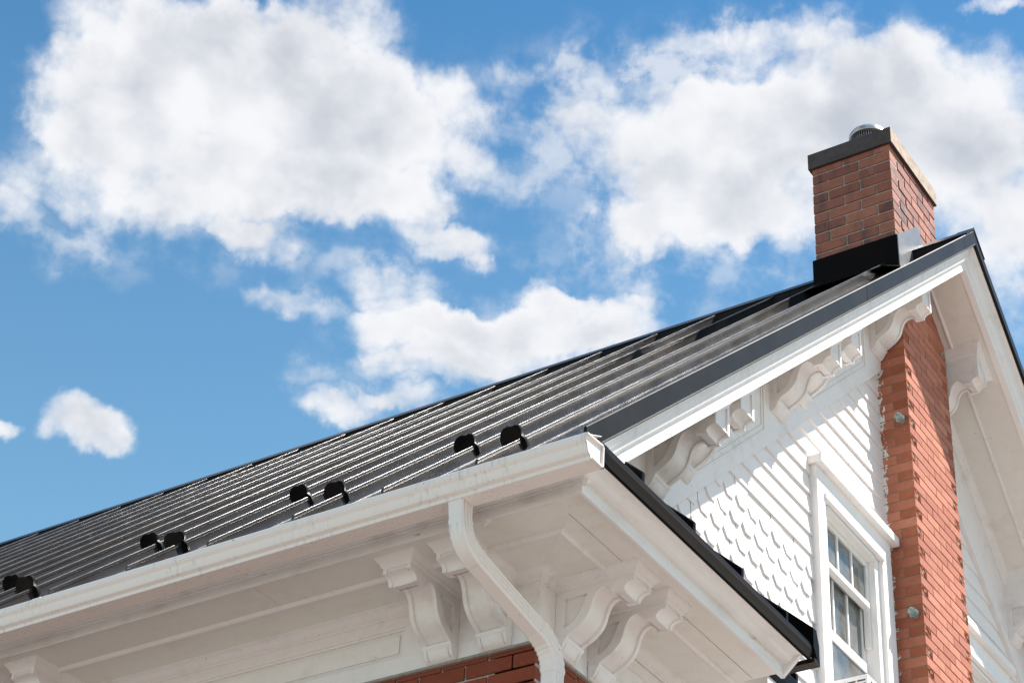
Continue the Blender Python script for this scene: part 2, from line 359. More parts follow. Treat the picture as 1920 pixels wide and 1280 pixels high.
# bricks of the eave wall just under the frieze
_cache = {}
def brick(dx, dy, dz, mat, parent, c, jit=.0012, rough=None):
    key = (round(dx, 3), round(dy, 3), round(dz, 3), mat.name, rough)
    if key not in _cache:
        if rough is None:
            mb = MB(); e = .003
            # chamfered box
            r = []
            for z, k in ((-dz/2, e), (-dz/2+e, 0), (dz/2-e, 0), (dz/2, e)):
                r.append([(-dx/2+k, -dy/2+k, z), (dx/2-k, -dy/2+k, z), (dx/2-k, dy/2-k, z), (-dx/2+k, dy/2-k, z)])
            mb.rings(r); me = mesh_of('brick', mb.v, mb.f)
        else:
            rn = random.Random(rough); bm = bmesh.new(); bmesh.ops.create_cube(bm, size=1.0)
            bmesh.ops.subdivide_edges(bm, edges=bm.edges[:], cuts=3, use_grid_fill=True)
            for v in bm.verts:
                edge = max(abs(v.co.y), abs(v.co.z)) > .49
                k = rn.uniform(-.016, .006) if not edge else rn.uniform(-.004, 0)
                v.co = Vector((v.co.x*dx, v.co.y*dy, v.co.z*dz))
                if v.co.x > dx*.3: v.co.x += k
                if v.co.y < -dy*.3 : v.co.y -= k*.25
            me = bpy.data.meshes.new('brick'); bm.to_mesh(me); bm.free()
        me.materials.append(mat); _cache[key] = me
    j = lambda: random.uniform(-jit, jit)
    o = bpy.data.objects.new('brick', _cache[key]); COL.objects.link(o); o.parent = parent
    o.location = (c[0]+j(), c[1]+j(), c[2]+j()); return o
zt = -.190; rows = [.028, .072, .072, .072, .072, .072]
z = zt
for i, h in enumerate(rows):
    x = .0 if i % 2 else .0
    first = True
    while x > -1.80:
        L = .24 if not (first and i % 2) else .118
        first = False
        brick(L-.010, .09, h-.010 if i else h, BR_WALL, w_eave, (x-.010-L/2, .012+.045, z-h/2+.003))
        x -= L
    z -= h
# the few bricks round the corner on the gable side
z = zt
for i, h in enumerate(rows):
    y = .105 if i % 2 == 0 else .225
    while y < 1.1:
        L = .24
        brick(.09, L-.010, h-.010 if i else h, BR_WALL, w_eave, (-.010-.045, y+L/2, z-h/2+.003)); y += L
    z -= h
mb = MB(); mb.box(-.16, -.0165, .3005, 1.3, -.60, -.185); mb.build('mortar_core', MORTAR, w_eave)

# ---------------------------------------------------------------- cornice
ZS = .148            # soffit height
# frieze boards with recessed panels
fz0, fz1 = -.184, .150
def frieze_eave():
    mb = MB()
    mb.box(XE, 0, .016, .10, fz0, fz1)                                   # back board
    mb.box(XE, 0, 0, .016, fz0, -.100)                                   # bottom rail
    mb.box(XE, 0, 0, .016, .045, fz1)                                    # top rail
    return mb
fr = frieze_eave().build('frieze', PAINT, HOUSE, label='white frieze board with sunk panels below the eave soffit')
for a, b_ in ((-.70, 0), (-2.96, -2.42), (-5.3, -4.78), (-7.6, -7.1)):
    mb = MB(); mb.box(a, b_, .0005, .0155, -.100, .045); mb.build('stile', PAINT, fr)
for x0, x1 in ((-2.42, -.70), (-4.78, -2.96), (-7.1, -5.3)):
    mb = MB(); k = .018
    for (a, c, z0, z1) in ((x0, x1, .033, .045), (x0, x1, -.100, -.090)): mb.box(a, c, .006, .0158, z0, z1)
    mb.box(x1-.010, x1, .006, .0158, -.0895, .0325); mb.box(x0, x0+.010, .006, .0158, -.0895, .0325)
    mb.build('panel_molding', PAINT, fr)
    mb = MB(); mb.box(x0+.03, x1-.03, .010, .0157, -.074, .018); mb.build('panel', PAINT, fr)
mb = MB(); mb.box(-.10, -.001, .0165, YG, fz0, fz1); frg = mb.build('frieze', PAINT, HOUSE, label='white frieze board round the corner under the gable return')
mb = MB(); mb.box(-.0008, .0065, .62, YG-.02, -.16, -.08); mb.box(-.0008, .0065, .62, YG-.02, .03, .09); mb.build('panel_molding', PAINT, frg)
# bottom edge strip of the frieze, bare weathered wood
mb = MB(); mb.box(XE, .004, -.004, .08, fz0-.012, fz0+.0005); mb.build('drip_strip', CAULK, HOUSE)
mb = MB(); mb.box(-.08, .0045, .081, YG, fz0-.0115, fz0+.0008); mb.build('drip_strip', CAULK, HOUSE)
# crown under the soffit
crown = [(-.01, .098), (.006, .098), (.008, .108), (.014, .110), (.016, .116)]+[(.016+.030*(1-math.cos(math.radians(a))), .116+.026*math.sin(math.radians(a))) for a in range(0, 91, 15)]+[(.050, ZS+.004), (-.01, ZS+.004)]
eave_run(crown).build('crown_molding', PAINT, HOUSE, 30)
gable_run(crown).build('crown_molding', PAINT, HOUSE, 30)
# soffit boards: two boards with a narrow joint, and a bead over the joint
def slab(t0, t1, z0, z1): return [(t0, z0), (t1, z0), (t1, z1), (t0, z1)]
for pr in (slab(.0, .250, ZS, ZS+.02), slab(.2525, .345, ZS-.004, ZS+.02), slab(.347, .492, ZS-.0015, ZS+.02)): gable_run(pr).build('soffit_board', SOFFIT, HOUSE)
eave_run(slab(.0, .250, ZS, ZS+.02)).build('soffit_board', SOFFIT, HOUSE)
for x0, x1 in ((XE, -1.202), (-1.2, None)): eave_run(slab(.2525, .492, ZS-.004, ZS+.02), x0, x1 is None, x1).build('soffit_board', SOFFIT, HOUSE)
bead = [(.252+.016*math.cos(math.radians(a)), ZS+.001+.022*math.sin(math.radians(a))) for a in range(180, 361, 20)]
eave_run(bead).build('soffit_bead', PAINT, HOUSE, 50); gable_run(bead).build('soffit_bead', PAINT, HOUSE, 50)
# fascias
fas_e = [(.484, ZS-.012), (.492, ZS-.018), (.492, .118), (.497, .112), (.506, .112), (.506, .164), (.512, .166), (.512, .172), (.526, .173), (.540, .177), (.552, .184), (.560, .192), (.566, .200), (.580, .206), (.586, .208), (.586, .285), (.484, .33)]
eave_run(fas_e).build('fascia', PAINTX, HOUSE, 25, label='weathered white fascia board behind the gutter')
fas_g = [(.484, ZS-.012), (.492, ZS-.018), (.492, .112), (.506, .112), (.506, .164), (.512, .166), (.512, .172)]
fas_g += [(.512+.042*math.sin(math.radians(a)), .172+.018*(1-math.cos(math.radians(a)))) for a in (20, 40, 60, 80)]
fas_g += [(.560+.038*(1-math.cos(math.radians(a))), .192+.016*math.sin(math.radians(a))) for a in (0, 20, 40, 60, 80)]
fas_g += [(.600, .208), (.600, .285), (.484, .33)]
gable_run(fas_g, YG+.0).build('fascia', PAINTG, HOUSE, 25, label='molded white fascia of the gable return')
# end board of the return and its closing pieces
mb = MB(); plate(mb, [(0, .149), (.492, .149), (.50, .115), (.599, .21), (.599, .284), (.02, .80), (0, .80)], (), lambda p: (p[0], YG-.012, p[1]), lambda p: (p[0], YG+.012, p[1]))
mb.build('end_board', PAINT, HOUSE)

# ---------------------------------------------------------------- brackets
S_CURVE = [(.052, -.122), (.066, -.112), (.092, -.099), (.118, -.084), (.140, -.066), (.158, -.046), (.170, -.022), (.177, .002), (.184, .026), (.194, .048), (.206, .063), (.222, .073), (.240, .076), (.256, .069), (.268, .055), (.275, .037)]
FRONT = [(.335, .033), (.335, .044), (.340, .053), (.350, .062), (.364, .068), (.385, .071)]
FOOT = [(0, -.183), (.014, -.183), (.028, -.176), (.040, -.160), (.050, -.138), (.054, -.126)]
HOLE = [(.046, .060), (.046, -.078), (.072, -.066), (.096, -.050), (.114, -.030), (.125, -.008), (.134, .016), (.144, .038), (.156, .060)]
def inset(pts, d):
    out = []
    for i, p in enumerate(pts):
        a = Vector(pts[max(i-1, 0)]); b = Vector(pts[min(i+1, len(pts)-1)]); t = (b-a).normalized(); n = Vector((-t.y, t.x))
        out.append((p[0]+n.x*d, p[1]+n.y*d))
    return out
BW = .145
def bracket_meshes(kind, shear=0.0):
    """kind 'level' for the eaves, 'rake' for the sloping cornice; local: lateral X, outward -Y"""
    up = 0.0 if kind == 'level' else .085
    top = (.112 if kind == 'level' else .190)
    core = FOOT[:-1]+inset(S_CURVE, .010)+[(.283, .044)]+inset(FRONT, .006)+[(.376, .10)]
    full = FOOT+S_CURVE+FRONT+[(.385, .10)]
    def body(pts, a, b):
        mb = MB(); poly = pts+[(.385 if pts is full else .376, top), (0, top)]
        f = lambda l: (lambda p: (l, -p[0], p[1] + (shear*l if p[1] > top-.001 else 0)))
        return mb, poly, f(a), f(b)
    mb, poly, f0, f1 = body(core, -BW/2+.016, BW/2-.016); plate(mb, poly, (), f0, f1); m_core = mesh_of('bracket', mb.v, mb.f, 32); m_core.materials.append(PAINT)
    ch = []
    for a, b in ((-BW/2, -BW/2+.0205), (BW/2-.0205, BW/2)):
        mb, poly, f0, f1 = body(full, a, b); plate(mb, poly, (HOLE,), f0, f1)
        me = mesh_of('cheek', mb.v, mb.f, 32); me.materials.append(PAINT); ch.append(me)
    mb = MB(); rings = []
    for z, o in ((.094, .001), (.101, .001), (.104, .007), (.110, .009), (.116, .011), (.123, .016), (.130, .024), (.137, .031), (.142, .034), (.1455, .036), (.160, .036)):
        rings.append([(l, -t, z+up+shear*l) for l, t in ((-BW/2-o, 0), (BW/2+o, 0), (BW/2+o, .385+o), (-BW/2-o, .385+o))])
    mb.rings(rings); m_cap = mesh_of('cap', mb.v, mb.f, 32); m_cap.materials.append(PAINT)
    mb = MB(); rings = []                                                      # scroll foot with a small collar
    for z, t, o in ((-.1855, .012, .001), (-.180, .020, .002), (-.170, .027, .002), (-.158, .034, .002), (-.146, .043, .003), (-.136, .053, .003), (-.128, .060, .004), (-.122, .061, .004), (-.117, .055, .002)):
        rings.append([(-BW/2-o, -.004, z), (BW/2+o, -.004, z), (BW/2+o, -t, z), (-BW/2-o, -t, z)])
    mb.rings(rings); m_foot = mesh_of('foot', mb.v, mb.f, 40); m_foot.materials.append(PAINT)
    return m_core, ch, m_cap, m_foot
BK = {'level': bracket_meshes('level'), 'left': bracket_meshes('rake', SL), 'right': bracket_meshes('rake', -SL)}
def place_bracket(kind, loc, rz):
    core, ch, cap, ft = BK[kind]
    o = obj('bracket', core, PAINT, HOUSE, loc=(loc[0], loc[1], loc[2]+ZO), rot=(0, 0, rz))
    for c in ch: obj('cheek', c, PAINT, o, loc=(0, 0, 0))
    obj('cap', cap, PAINT, o, loc=(0, 0, 0)); obj('foot', ft, PAINT, o, loc=(0, 0, 0))
    return o
for x in (-.203, -.479, -2.64, -2.916): place_bracket('level', (x, 0, 0), 0)
for y in (.203, .479): place_bracket('level', (0, y, 0), math.pi/2)
def boff(y): return .372+SL*y
RX = .030
for y in (.90, 1.17, 2.29, 2.59, 3.785): place_bracket('left', (RX-.004, y, boff(y)), math.pi/2)
for y in (4.725, 5.92, 6.22): place_bracket('right', (RX-.004, y, boff(YW-y)), math.pi/2)

# ---------------------------------------------------------------- rake cornice
def rake_side(side):
    ya = -.50
    P = lambda pr, nm, mat, sm=None, y0=ya, lb=None: rake_run(pr, y0, side).build(nm, mat, HOUSE, sm, label=lb)
    P([(-.02, .040), (RX, .040), (RX, .62), (-.02, .62)], 'rake_frieze', PAINT, None, .05)
    fo = [(RX-.002, .545), (RX+.010, .545), (RX+.012, .556), (RX+.020, .560), (RX+.024, .580), (RX+.045, .606), (RX+.050, .622), (RX-.002, .622)]
    P(fo, 'crown_molding', PAINT, 25)
    P([(0, .618), (.250, .618), (.250, .64), (0, .64)], 'soffit_board', SOFFIT)
    P([(.2525, .615), (.486, .615), (.486, .64), (.2525, .64)], 'soffit_board', SOFFIT)
    bd = [(.252+.013*math.cos(math.radians(a)), .619+.022*math.sin(math.radians(a))) for a in range(180, 361, 20)]
    P(bd, 'soffit_bead', PAINT, 50)
    P([(.484, .604), (.528, .604), (.528, .664), (.530, .666), (.530, .71), (.484, .71)], 'rake_fascia', CASING, None, ya)
    cr = [(.49, .668), (.532, .668), (.535, .675)]+[(.535+.022*math.sin(math.radians(a)), .677+.046*(1-math.cos(math.radians(a)))) for a in (15, 35, 55, 75, 90)]
    cr += [(.559, .726), (.563, .733)]+[(.564+.032*(1-math.cos(math.radians(a))), .736+.052*math.sin(math.radians(a))) for a in (0, 25, 50, 75, 90)]+[(.600, .795), (.600, .80), (.49, .80)]
    P(cr, 'rake_crown', PAINT, 25)
    tr = [(.598, .790), (.618, .786), (.621, .792), (.614, .798), (.614, .912), (.610, .919), (.585, .919), (.585, .913), (.606, .906), (.604, .801), (.598, .798)]
    return P
rake_side(0); rake_side(1)
# grooved panels on the near rake frieze
for (a, b_) in ((1.32, 2.12), (2.74, 3.60)):
    mb = MB()
    for c0, c1, ex in ((.150, .168, 0), (.190, .202, .03)):
        for (u0, u1, d0, d1) in ((a+ex, b_-ex, c0, c0+.014),):
            mb.rings([[(x, u0, zl(c, u0)) for x, c in ((RX-.001, d0), (RX+.006, d0), (RX+.006, d1), (RX-.001, d1))], [(x, u1, zl(c, u1)) for x, c in ((RX-.001, d0), (RX+.006, d0), (RX+.006, d1), (RX-.001, d1))]])
        for yy in (a+ex, b_-ex):
            mb.rings([[(x, y, zl(c, yy)+SL*(y-yy)) for x, y in ((RX-.001, yy), (RX+.0055, yy), (RX+.0055, yy+.012), (RX-.001, yy+.012))] for c in (c0+.015, .53)])
    mb.build('panel_molding', PAINT, HOUSE)

# ---------------------------------------------------------------- roof
CP = .829            # pan surface
RH = .086            # seam height (vertical)
roof = bpy.data.objects.new('roof', None); COL.objects.link(roof); roof.parent = HOUSE; roof.location = (0, 0, ZO)
roof['label'] = 'charcoal standing-seam metal roof'
YE = -.690           # lower edge of the pans
YT = YR-.165         # upper end of the seams
mb = MB(); mb.rings([[(XE, y, z) for y, z in ((-.50, zl(.66, -.50)), (-.52, zl(CP-.012, -.52)), (YR, zl(CP-.012, YR)), (YW+.52, zl(CP-.012, -.52)), (YW+.5, zl(.66, -.5)), (YR, zl(.66, YR)))],
                     [(.470, y, z) for y, z in ((-.50, zl(.66, -.50)), (-.52, zl(CP-.012, -.52)), (YR, zl(CP-.012, YR)), (YW+.52, zl(CP-.012, -.52)), (YW+.5, zl(.66, -.5)), (YR, zl(.66, YR)))]])
mb.build('roof_deck', DARK, roof)
def panel_mesh(w, seam=True):
    """one pan with its standing seam along the -x edge, local x from 0 to -w"""
    rd = lambda cx, cz, r, a0, a1: [(cx+r*math.cos(math.radians(a)), cz+r*1.36*math.sin(math.radians(a))) for a in (a0, a0+(a1-a0)/3, a0+2*(a1-a0)/3, a1)]
    prof = [(0, 0), (0, .004), (-w+.0148, .004)]+[(-w+.0145, .006), (-w+.014, RH-.022)]+rd(-w+.0165, RH-.019, .0022, 270, 360)+rd(-w+.0165, RH-.003, .0022, 0, 90)+rd(-w+.0085, RH-.003, .0022, 90, 180)+[(-w+.006, RH-.018), (-w+.009, RH-.022), (-w+.009, 0)]
    mb = MB()
    mb.rings([[(x, YE, zl(CP+c, YE)) for x, c in prof], [(x, YT, zl(CP+c, YT)) for x, c in prof]])
    return mesh_of('roof_panel', mb.v, mb.f, 42)
PW = .47; X0 = .100
me = panel_mesh(PW); me.materials.append(ROOF)
edge = panel_mesh(.605-X0); edge.materials.append(ROOF)
obj('roof_panel', edge, ROOF, roof, loc=(.605, 0, 0))
k = 0
while X0-PW*k > XE+.6:
    o = obj('roof_panel', me, ROOF, roof, loc=(X0-PW*k, 0, 0)); k += 1
mb = MB(); mb.rings([[(x, YW-YE, zl(CP, YE)) for x in (XE, .605)]+[(x, YW-YE, zl(CP, YE)-.01) for x in (.605, XE)], [(x, YR, zl(CP, YR)) for x in (XE, .605)]+[(x, YR, zl(CP, YR)-.01) for x in (.605, XE)]])
mb.build('roof_panel', ROOF, roof)
# pans beyond the seams, ridge closure and cap
mb = MB(); mb.rings([[(x, YT-.01, zl(CP+.003, YT-.01)), (x, YR, zl(CP+.003, YR)), (x, YR, zl(CP-.008, YR)), (x, YT-.01, zl(CP-.008, YT-.01))] for x in (XE, .603)]); mb.build('ridge_pan', ROOF, roof)
yc = YR-.150
def ridge_piece(x0, x1):
    mb = MB(); c = CP+RH+.008
    sec = [(yc, zl(CP+.004, yc)), (yc-.002, zl(c-.006, yc)), (yc-.012, zl(c, yc-.012)), (YR-.02, zl(c+.006, YR-.02)), (YR, zl(c+.012, YR)-.004), (YR+.02, zl(c+.006, YR-.02)), (YW-yc+.012, zl(c, yc-.012)), (YW-yc, zl(CP, yc)), (YR, zl(c-.06, YR))]
    mb.rings([[(x, y, z) for y, z in sec] for x in (x0, x1)]); return mb
for x0, x1 in ((XE, -7.2), (-7.198, -4.15), (-4.148, -1.1), (-1.098, .604)): ridge_piece(x0, x1).build('ridge_cap', TRIM, roof)
# rake trim in lengths
tr = [(.598, .786), (.617, .783), (.619, .788), (.6125, .795), (.6125, .905), (.609, .911), (.602, .911), (.598, .905), (.598, .850), (.6055, .845), (.605, .798), (.598, .793)]
for ya, yb in ((-.655, 2.305), (2.309, 4.045), (4.049, YR)):
    rake_run(tr, ya, 0, yb).build('rake_trim', TRIM, roof, 25)
for ya, yb in ((-.62, 2.305), (2.309, 4.045), (4.049, YR)):
    rake_run(tr, ya, 1, yb).build('rake_trim', TRIM, roof, 25)
# ridge end flag over the peak
mb = MB(); c = .925
mb.rings([[(x, y, z) for y, z in ((YR-.16, zl(c-.012, YR-.16)), (YR-.16, zl(c, YR-.16)), (YR, zl(c+.012, YR)), (YR+.16, zl(c, YR-.16)), (YR+.16, zl(c-.012, YR-.16)), (YR, zl(c-.01, YR)))] for x in (.50, .6175)])
mb.build('ridge_cap', TRIM, roof)

# ---------------------------------------------------------------- gutter
gp = [(.507, .296), (.507, .190), (.592, .190), (.594, .200), (.5945, .206), (.602, .209), (.611, .214), (.617, .224), (.620, .238), (.625, .250), (.634, .258), (.638, .266), (.638, .288), (.634, .292), (.622, .292), (.622, .288), (.633, .286), (.633, .268), (.620, .256), (.614, .240), (.611, .226), (.606, .218), (.590, .211), (.589, .195), (.511, .195), (.511, .296)]
gp = [((.594 if t < .515 and t < .509 else .598 if t < .515 else t+.084), z-.062) for t, z in gp]
gu = eave_run(gp, XE, False, .645).build('gutter', GUTTER, HOUSE, 22, label='white ogee gutter along the eave, streaked with dirt')
mb = MB(); plate(mb, gp[:14], (), lambda p: (.646, -p[0], p[1]), lambda p: (.649, -p[0], p[1]))
for (t0, z0, t1, z1) in ((.594, .128, .676, .128), (.594, .234, .594, .128), (.722, .226, .594, .234)):
    dx, dz = t1-t0, z1-z0; L = math.hypot(dx, dz); nx, nz = -dz/L*.006, dx/L*.006
    mb.rings([[(x, -t, z) for t, z in ((t0, z0), (t1, z1), (t1+nx, z1+nz), (t0+nx, z0+nz))] for x in (.649, .660)])
mb.build('end_cap', GUTTER, gu)
mb = MB(); mb.rings([[(x, -.708, .232), (x, -.590, .288), (x, -.590, .285), (x, -.708, .229)] for x in (XE, .643)]); mb.build('leaf_cover', GUTTER, gu)
for xj in (-2.30, -5.4):
    mb = MB(); g2 = [(t+.0015 if t > .62 else t, z-.0015 if z < .14 else z+.0012) for t, z in gp]
    mb.rings([[(x, -t, z) for t, z in g2] for x in (xj, xj+.05)]); mb.build('joint_band', GUTTER, gu)

# ---------------------------------------------------------------- downspout
def tube_path(pts, wdt, dep, ribs, crimps=()):
    """rectangular corrugated pipe along 3D points; wide side faces x"""
    mb = MB(); rings = []
    n = len(pts)
    sec = []
    # cross section with ribs on the two wide faces
    m = 4
    def wave(u): return .006-.012*abs(math.sin(u*math.pi*m))
    for i in range(25): sec.append((-wdt/2+wdt*i/24, -dep/2+ (wave(i/24) if 0 < i < 24 else .003)))
    for i in range(1, 4): sec.append((wdt/2, -dep/2+dep*i/4))
    for i in range(25): sec.append((wdt/2-wdt*i/24, dep/2-(wave(i/24) if 0 < i < 24 else .003)))
    for i in range(1, 4): sec.append((-wdt/2, dep/2-dep*i/4))
    side = None
    for i, p in enumerate(pts):
        p = Vector(p); a = Vector(pts[max(i-1, 0)]); b = Vector(pts[min(i+1, n-1)])
        t = (b-a).normalized()
        s = Vector((1, 0, 0)); s = (s-t*s.dot(t)).normalized(); d = t.cross(s)
        k = crimps[i] if crimps else 1.0
        rings.append([p+s*(v*k)+d*(u*k) for u, v in sec])
    mb.rings(rings); return mb
def bend(p0, p1, p2, r, n=14):
    """points rounding the corner p0-p1-p2"""
    p0, p1, p2 = Vector(p0), Vector(p1), Vector(p2); a = (p0-p1).normalized()*r; b = (p2-p1).normalized()*r
    out = []
    for i in range(n+1):
        t = i/n; out.append((p1+a)*(1-t)**2+p1*2*t*(1-t)+(p1+b)*t*t)
    return out
A = Vector((.004, -.630, .150)); B = Vector((.014, -.622, -.050)); Cc = Vector((.122, -.066, -.290)); D = Vector((.135, -.060, -1.3))
e1 = bend(A, B, Cc, .105); e2 = bend(B, Cc, D, .115)
ds = bpy.data.objects.new('downspout', None); COL.objects.link(ds); ds.parent = HOUSE; ds.location = (0, 0, ZO); ds['label'] = 'white corrugated downspout bending under the eave to the corner'
cr = [1.0+(.035 if i % 2 else -.035) for i in range(15)]
tube_path([A]+e1, .082, .066, 1, [1.03]+cr).build('elbow', GUTTER, ds, 35)
t_ = (e2[0]-e1[-1]).normalized()
tube_path([e1[-1]-t_*.012, e2[0]+t_*.01], .078, .062, 1).build('pipe', GUTTER, ds, 35)
tube_path(e2, .084, .068, 1, cr).build('elbow', GUTTER, ds, 35)
tube_path([e2[-1]+Vector((0, 0, .02)), Vector((.135, -.06, -5.3))], .078, .062, 1).build('pipe', GUTTER, ds, 35)

# ---------------------------------------------------------------- roof over the gable return
ret = bpy.data.objects.new('return_roof', None); COL.objects.link(ret); ret.parent = HOUSE; ret.location = (0, 0, ZO); ret['label'] = 'small black metal roof over the cornice return on the gable'
PS = .92
def rz(x): return .296+PS*(.606-x)
ye = 1.40
mb = MB(); plate(mb, [(.606, -.29), (.606, ye), (-.02, ye), (-.02, .33)], (), lambda p: (p[0], p[1], rz(p[0])-.012), lambda p: (p[0], p[1], rz(p[0]))); mb.build('pan', BLACK, ret)
trim = [(.601, .296), (.601, .208), (.606, .206), (.612, .210), (.606, .216), (.606, .236), (.618, .262), (.618, .285), (.613, .300), (.601, .303)]
mb = MB(); mb.rings([[(x, -.497, z) for x, z in trim], [(x, ye-.02, z) for x, z in trim]]); mb.build('edge_trim', BLACK, ret, 20)
mb = MB(); mb.rings([[(x, y, z) for x, z in ((.607, .219), (.6125, .240), (.6195, .262), (.6195, .280), (.616, .264), (.6095, .241))] for y in (-.49, ye-.03)]); mb.build('edge_lip', BRONZE, ret)
for y in (-.20, .245, .690, 1.13):
    mb = MB(); h = .058
    mb.rings([[(x, y+d, rz(x)+zz) for d, zz in ((-.010, .001), (-.010, h-.008), (-.004, h), (.010, h), (.012, h-.008), (.010, .001))] for x in (.612, max(-.02, .30-y))]); mb.build('standing_seam', BLACK, ret)
mb = MB(); mb.rings([[(x, y, z) for x, z in ((.602, .206), (.6195, .208), (.6215, .262), (.616, .298), (.602, .304))] for y in (-.575, -.49)]); mb.build('corner_flashing', BLACK, ret)
mb = MB(); h = .10
mb.rings([[(x, ye-.03+d, rz(x)+zz) for d, zz in ((0, .001), (0, h), (.035, h), (.060, .03), (.060, -.06), (.040, -.06))] for x in (.628, -.02)]); mb.build('end_trim', BLACK, ret)
mb = MB(); mb.box(.46, .628, ye-.028, ye+.031, .200, .222); mb.build('end_lip', BRONZE, ret)
# lower hood roof farther along the gable
low = bpy.data.objects.new('hood_roof', None); COL.objects.link(low); low.parent = HOUSE; low.location = (0, 0, ZO); low['label'] = 'lower black metal hood roof just showing below the cornice return'
def rz2(x): return .33+PS*(.35-x)
mb = MB(); mb.rings([[(x, y, rz2(x)+d) for x, d in ((.35, 0), (-.02, 0), (-.02, -.012), (.35, -.012))] for y in (1.45, 2.62)]); mb.build('pan', BLACK, low)
mb = MB(); mb.rings([[(x, y, z) for x, z in ((.345, .33), (.345, .24), (.352, .24), (.36, .27), (.362, .325), (.355, .338))] for y in (1.45, 2.62)]); mb.build('edge_trim', BLACK, low)
mb = MB(); mb.box(-.02, .344, 1.46, 2.6, .18, .30); mb.build('soffit_board', SOFFIT, low)
for y in (1.76, 2.2):
    mb = MB(); h = .05; mb.rings([[(x, y+d, rz2(x)+zz) for d, zz in ((-.010, .001), (-.010, h), (.010, h), (.010, .001))] for x in (.355, -.02)]); mb.build('standing_seam', BLACK, low)

# ---------------------------------------------------------------- siding and shingles
WY0, WY1 = 2.770, 3.800          # casing of the near window
HY0, HY1 = 2.750, 3.842          # its hood
def spans(z):
    """free stretches of the gable wall at height z"""
    ylim = max(.02, (z-.06)/SL-.25); out = []
    a = ylim; wz = z < 2.26
    out.append((a, WY0 if wz else 3.88))
    if wz: out.append((WY1-.003, 3.88))
    out.append((4.60, YW-WY1+.003 if wz else YW-a))
    if wz: out.append((YW-WY0, YW-a))
    return [(p, q) for p, q in out if q-p > .02]
def board(y0, y1, z0, z1):
    rn = random.uniform(-.0015, .0015)
    mb = MB(); mb.rings([[(-.018, y, z1+.02), (-.0085, y, z1+.02), (.0075+rn, y, z0), (-.0070, y, z0)][::-1] for y in (y0, y1)])
    mb.build('siding_board', SIDING, w_gable)
z = 1.643
while z < 4.4:
    zz = z
    for y0, y1 in spans(z+.07): board(y0, y1, zz, zz+.135)
    z += .1352
for z in [.935-.135*k for k in range(16)]:
    for y0, y1 in ((1.28, WY0), (WY1-.003, 3.88), (4.60, YW-WY1), (YW-WY0, 7.2)): board(y0, y1, z, z+.135)
def shingle_mesh():
    w = .137; mb = MB(); c = .034
    pl = [(-w/2, .20), (-w/2, .052), (-w/2+c, 0), (w/2-c, 0), (w/2, .052), (w/2, .20)]
    x0 = lambda z: .0075-.072*z
    mb.add([(x0(z), y, z) for y, z in pl]+[(x0(z)-.015, y, z) for y, z in pl], [tuple(range(6)), tuple(range(11, 5, -1))]+[(i, (i+1) % 6, (i+1) % 6+6, i+6) for i in range(6)])
    me = mesh_of('shingle', mb.v, mb.f); me.materials.append(SIDING); return me
SH = shingle_mesh()
def shingle_row(z, ph, y0, y1):
    n = int((y0-ph)//.1405)
    y = ph+n*.1405
    while y < y1+.07:
        if y > y0-.05:
            o = obj('shingle', SH, SIDING, w_gable, loc=(random.uniform(-.0015, .002), y+random.uniform(-.004, .004), z+random.uniform(-.005, .005)), rot=(random.uniform(-.03, .03), random.uniform(-.012, .012), 0))
        y += .1405
for r, (z, ph) in enumerate(((1.489, 1.90), (1.355, 1.97), (1.221, 1.90), (1.087, 1.97), (.953, 1.90))):
    yl = max(.3, (z-.05)/SL-.05)
    shingle_row(z, ph+.0, yl, WY0-.03); shingle_row(z, ph, 4.66, YW-WY1-.02) if False else None
    shingle_row(z, ph, YW-WY0+.06, 7.0)

